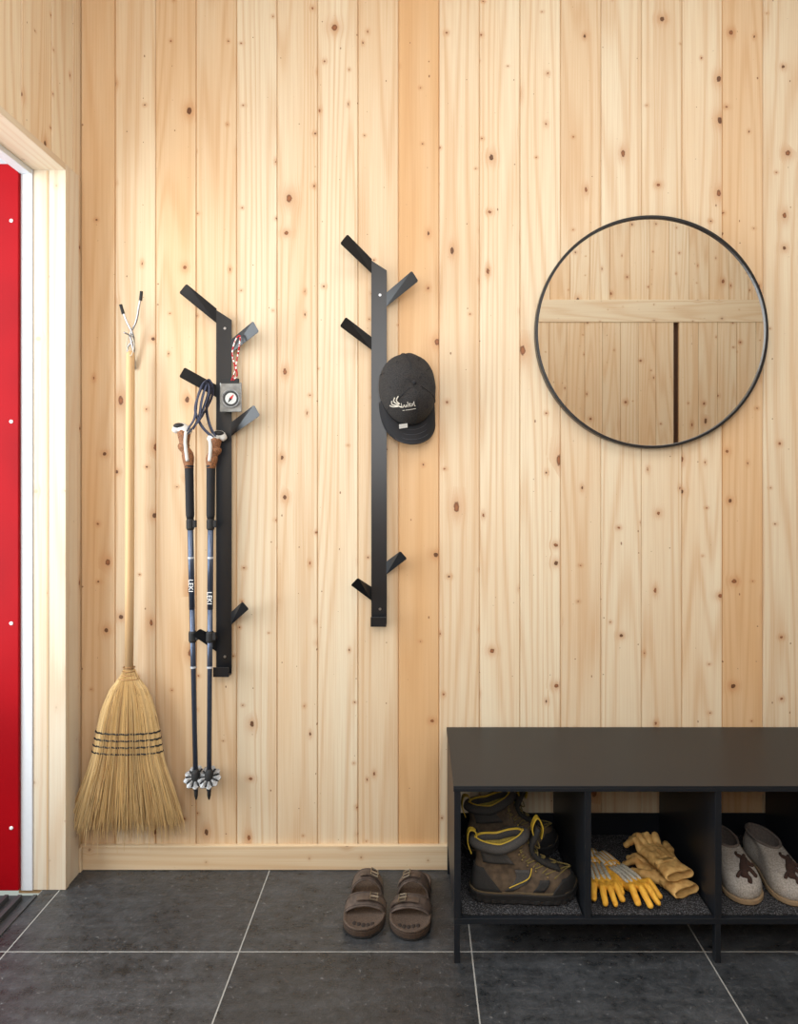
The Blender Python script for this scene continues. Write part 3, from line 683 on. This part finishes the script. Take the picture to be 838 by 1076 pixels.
RZ=lambda a:Matrix.Rotation(math.radians(a),4,'Z'); RX=lambda a:Matrix.Rotation(math.radians(a),4,'X')
gy='yellow work gloves lying in the middle cubby'; gt='tan leather gloves stacked in the middle cubby'
glove(('yellow work glove with pale back, against the left divider',gy),(.502,-.270,ZM),RZ(180)@Matrix.Diagonal((.74,1,1,1)),GY,1,GS,GW,.6,.72)
glove(('yellow work glove with pale back, beside the tan gloves',gy),(.566,-.285,ZM+.002),RZ(202)@Matrix.Diagonal((.74,1,1,1)),GY,-1,GS,GW,1.2,.72)
glove(('lower tan leather glove of the stacked pair',gt),(.682,-.280,ZM),RZ(26)@Matrix.Diagonal((.90,.86,1,1)),GT,1,GT,None,.8,.75)
glove(('upper tan leather glove lying on top of the other tan one',gt),(.680,-.262,ZM+.038),RZ(18)@RX(2)@Matrix.Diagonal((.90,.86,1,1)),GT,-1,GT,None,1.5,.75)
# ---------------------------------------------------------------- felt clogs
FELT=plain('grey_felt',(172,166,158),.95,0,.35,240,.5,.001,c2=(138,132,126)); FELTD=plain('dark_felt',(62,42,34),.95,0,.3,300,.4); SOLE=plain('tan_sole',(150,126,96),.8); LINF=plain('felt_lining',(112,102,96),.95,0,.3,200,.4)
def clog(label,heel,toe,side):
    v=Vector(toe)-Vector(heel); rz=math.atan2(v.y,v.x)
    t=thing('felt_clog',label,'slipper',(heel[0],heel[1],ZM),rz,'pair of grey felt clogs in the bench')
    L=.272
    S=Shoe(L,[(.012,.01,.985,.97,0),(.03,.0,.995,1.0,0),(.042,.0,.98,.97,0),(.052,.005,.93,.90,0),(.061,.01,.84,.82,.1),(.069,.015,.72,.74,.3),(.076,.015,.60,.72,.7),(.082,.015,.52,.74,.95),(.088,.015,.48,.76,1)],side,.010,1.06)
    bm=nb(); loft(bm,[S.ring(z) for z in (.012,.02,.03,.037,.042,.047,.052,.057,.061,.065,.069,.073,.077,.082)],True,False); obj('upper',bm,FELT,t,smooth=True)
    bm=nb(); loft(bm,[S.ring(0,.001,(.01,.99,.98,0)),S.ring(.004,.003,(0,1,1,0)),S.ring(.014,.003,(0,1,1,0))]); obj('sole',bm,SOLE,t,bevel=.001)
    bm=nb(); tube(bm,S.ring(.083,-.001),.004,8,True); obj('collar',bm,LINF,t,smooth=True)
    bm=nb(); loft(bm,[S.ring(.084,-.003),S.ring(.056,-.006,S.par(.08)),S.ring(.03,-.008,S.par(.08))][::-1],True,False); obj('lining',bm,LINF,t,smooth=True)
    def top(X,y):
        lo,hi=.042,.082
        for _ in range(18):
            z=(lo+hi)/2; xr,xf,w,e=S.par(z); tt=(X-xr)/(xf-xr)
            yc=S.side*S.bend*math.sin(X*PI*.9)
            ins=0<tt<1 and abs(y-yc)<rw(tt,e)*w*S.wk
            if ins: lo=z
            else: hi=z
        return Vector((X*L,y,lo+.001))
    bm=nb()
    def blob(path,ws):
        sp=spline([Vector((a,b*side,0)) for a,b in path],4); sp=[top(p.x,p.y) for p in sp]; m=len(sp)
        w=[ws[min(int(i/4),len(ws)-1)] for i in range(m)]; tube(bm,sp,w,8)
    blob([(.60,.032),(.66,.026),(.74,.018),(.82,.010),(.89,.004)],[.005,.010,.012,.010,.005])
    blob([(.76,.018),(.80,.030),(.86,.038)],[.007,.006,.003]); blob([(.67,.026),(.72,.036),(.70,.044)],[.007,.006,.003]); blob([(.65,.024),(.61,.012),(.57,.014)],[.006,.004,.002]); blob([(.85,.010),(.90,.016),(.94,.012)],[.006,.006,.004]); blob([(.82,.010),(.84,-.004),(.88,-.014)],[.006,.005,.003])
    obj('applique',bm,FELTD,t,smooth=True)
    return t
clog('grey felt clog with dark applique, nearer the divider',(.885,-.118),(.866,-.388),1)
clog('grey felt clog with dark applique, at the right edge of the view',(.998,-.123),(.992,-.393),1)
# ---------------------------------------------------------------- sandals
SUE=plain('footbed_suede',(92,76,64),.85,0,.3,300,.2,c2=(66,52,43)); STR=plain('brown_strap',(88,75,67),.45,0,.15,60,.1,.0003,c2=(66,55,49)); CRK=plain('cork_side',(80,62,48),.85,0,.5,400,.3,c2=(50,38,31)); BUC=plain('buckle',(150,140,122),.35,.8)
STH=plain('seam_thread',(50,41,37),.8); WRN=plain('worn_suede',(42,32,27),.8)
def sandal(label,heel,toe,side):
    v=Vector(toe)-Vector(heel); rz=math.atan2(v.y,v.x)
    t=thing('sandal',label,'sandal',(heel[0],heel[1],0),rz,'pair of brown two strap sandals on the floor')
    L=.276; S=Shoe(L,[(0,0,1,1.17,0),(1,0,1,1.17,0)],side,.008)
    bm=nb(); loft(bm,[S.ring(0,.001),S.ring(.003,.003),S.ring(.006,.003)]); obj('outsole',bm,RUBBER,t)
    bm=nb(); loft(bm,[S.ring(.0061,.0015),S.ring(.014,.0025),S.ring(.0212,.003)]); obj('cork_sole',bm,CRK,t,bevel=.001)
    bm=nb(); loft(bm,[S.ring(.0214,.002),S.ring(.027,.0025),S.ring(.0285,.0005),S.ring(.025,-.005),S.ring(.0225,-.010)]); obj('footbed',bm,SUE,t,smooth=True)
    for i in range(5):
        bm=nb(); a=-.026+.0125*i; ball(bm,Vector((L*(.92-.014*abs(i-1.5)),a*side*-1+.006*side,.0228)),(.009,.0058,.0012),2); obj('toe_print',bm,WRN,t,smooth=True)
    for (x0,x1,hh,bz) in ((.32,.49,.078,0),(.585,.745,.054,1)):
        xm=(x0+x1)/2*L; w=(x1-x0)*L; yc=S.side*S.bend*math.sin((x0+x1)/2*PI*.9); hw_=hwf((x0+x1)/2)*1.17+.004
        NA=32
        def AP(i,dx,o=0):
            a=PI*i/NA; k=dx/(w/2)
            hz=(hh-.014+o-(.010 if bz else .006)*k)
            return Vector((xm+dx+.004*math.sin(a)*(1 if bz else -1),yc-(hw_+o)*math.cos(a),.014+hz*math.sin(a)**.72))
        bm=nb(); 
        sec=[(-w/2,.0016),(0,.0022),(w/2,.0016),(w/2,-.0016),(0,-.001),(-w/2,-.0016)]
        rings=[[AP(i,dx*(.86+.18*abs(math.cos(PI*i/NA))),o) for dx,o in sec] for i in range(NA+1)]
        loft(bm,rings); st=obj('strap',bm,STR,t,smooth=False,bevel=.0006)
        for k in (-1,1):
            bm=nb(); tube(bm,[AP(i,k*w*.37,.0022) for i in range(2,NA-1)],.0006,4); obj('stitching',bm,STH,st)
        i=20 if side>0 else 12
        p=AP(i,0,.003); tg=(AP(i+2,0)-AP(i-2,0)).normalized(); nx=Vector((1,0,0)); up=nx.cross(tg); up=up if up.z>0 else -up
        bm=nb(); c=p+up*.007; tube(bm,[c+nx*.016+tg*.010,c-nx*.016+tg*.010,c-nx*.016-tg*.010,c+nx*.016-tg*.010],.0020,6,True); tube(bm,[c-tg*.010,c+tg*.013+up*.001],.0016,6); obj('buckle',bm,BUC,st,smooth=False)
        bm=nb(); ribbon(bm,[AP(j,0,.0045) for j in range(i-8,i+9)],(1,0,0),.022,.003); obj('strap_end',bm,STR,st)
    return t
sandal('left brown two strap sandal on the tile floor',(-.154,-.062),(-.154,-.334),1)
sandal('right brown two strap sandal, next to the bench leg',(.008,-.072),(-.018,-.344),-1)
# ---------------------------------------------------------------- light
def area(name,loc,rot,sx,sy,p,col):
    l=bpy.data.lights.new(name,'AREA'); l.shape='RECTANGLE'; l.size=sx; l.size_y=sy; l.energy=p; l.color=col
    o=bpy.data.objects.new(name,l); C.objects.link(o); o.location=loc; o.rotation_euler=rot; return o
area('ceiling_light',(.7,-1.5,3.08),(0,0,0),2.6,1.2,26,(.95,.98,1))
area('rear_fill',(-.10,-2.26,1.85),(math.radians(86),0,0),1.6,1.3,32,(.95,.98,1))  # fill added behind the camera to brighten the wall and bench cubbies
area('doorway_daylight',(-1.75,-.80,1.45),(0,math.radians(-90),0),1.9,.9,44,(.88,.95,1))
w=bpy.data.worlds.new('World'); bpy.context.scene.world=w; w.use_nodes=True
nt=w.node_tree; bg=nt.nodes['Background']; tc=nt.nodes.new('ShaderNodeTexCoord'); sp=nt.nodes.new('ShaderNodeSeparateXYZ'); rp=nt.nodes.new('ShaderNodeValToRGB')
nt.links.new(tc.outputs['Generated'],sp.inputs[0]); nt.links.new(sp.outputs[2],rp.inputs[0]); nt.links.new(rp.outputs[0],bg.inputs[0])
rp.color_ramp.elements[0].position=.0; rp.color_ramp.elements[0].color=(.45,.50,.45,1); rp.color_ramp.elements[1].position=.35; rp.color_ramp.elements[1].color=(.9,.95,1,1)
bg.inputs[1].default_value=.9
sc=bpy.context.scene; sc.view_settings.view_transform='Standard'; sc.view_settings.exposure=0
cam=bpy.data.cameras.new('Camera'); co=bpy.data.objects.new('Camera',cam); C.objects.link(co); sc.camera=co
co.location=(0,-D,H); co.rotation_euler=(PI/2,0,0); cam.sensor_fit='HORIZONTAL'; cam.sensor_width=36; cam.lens=36*F/838
cam.shift_x=-(VX-419)/838; cam.shift_y=-(538-VY)/838; cam.clip_start=.02
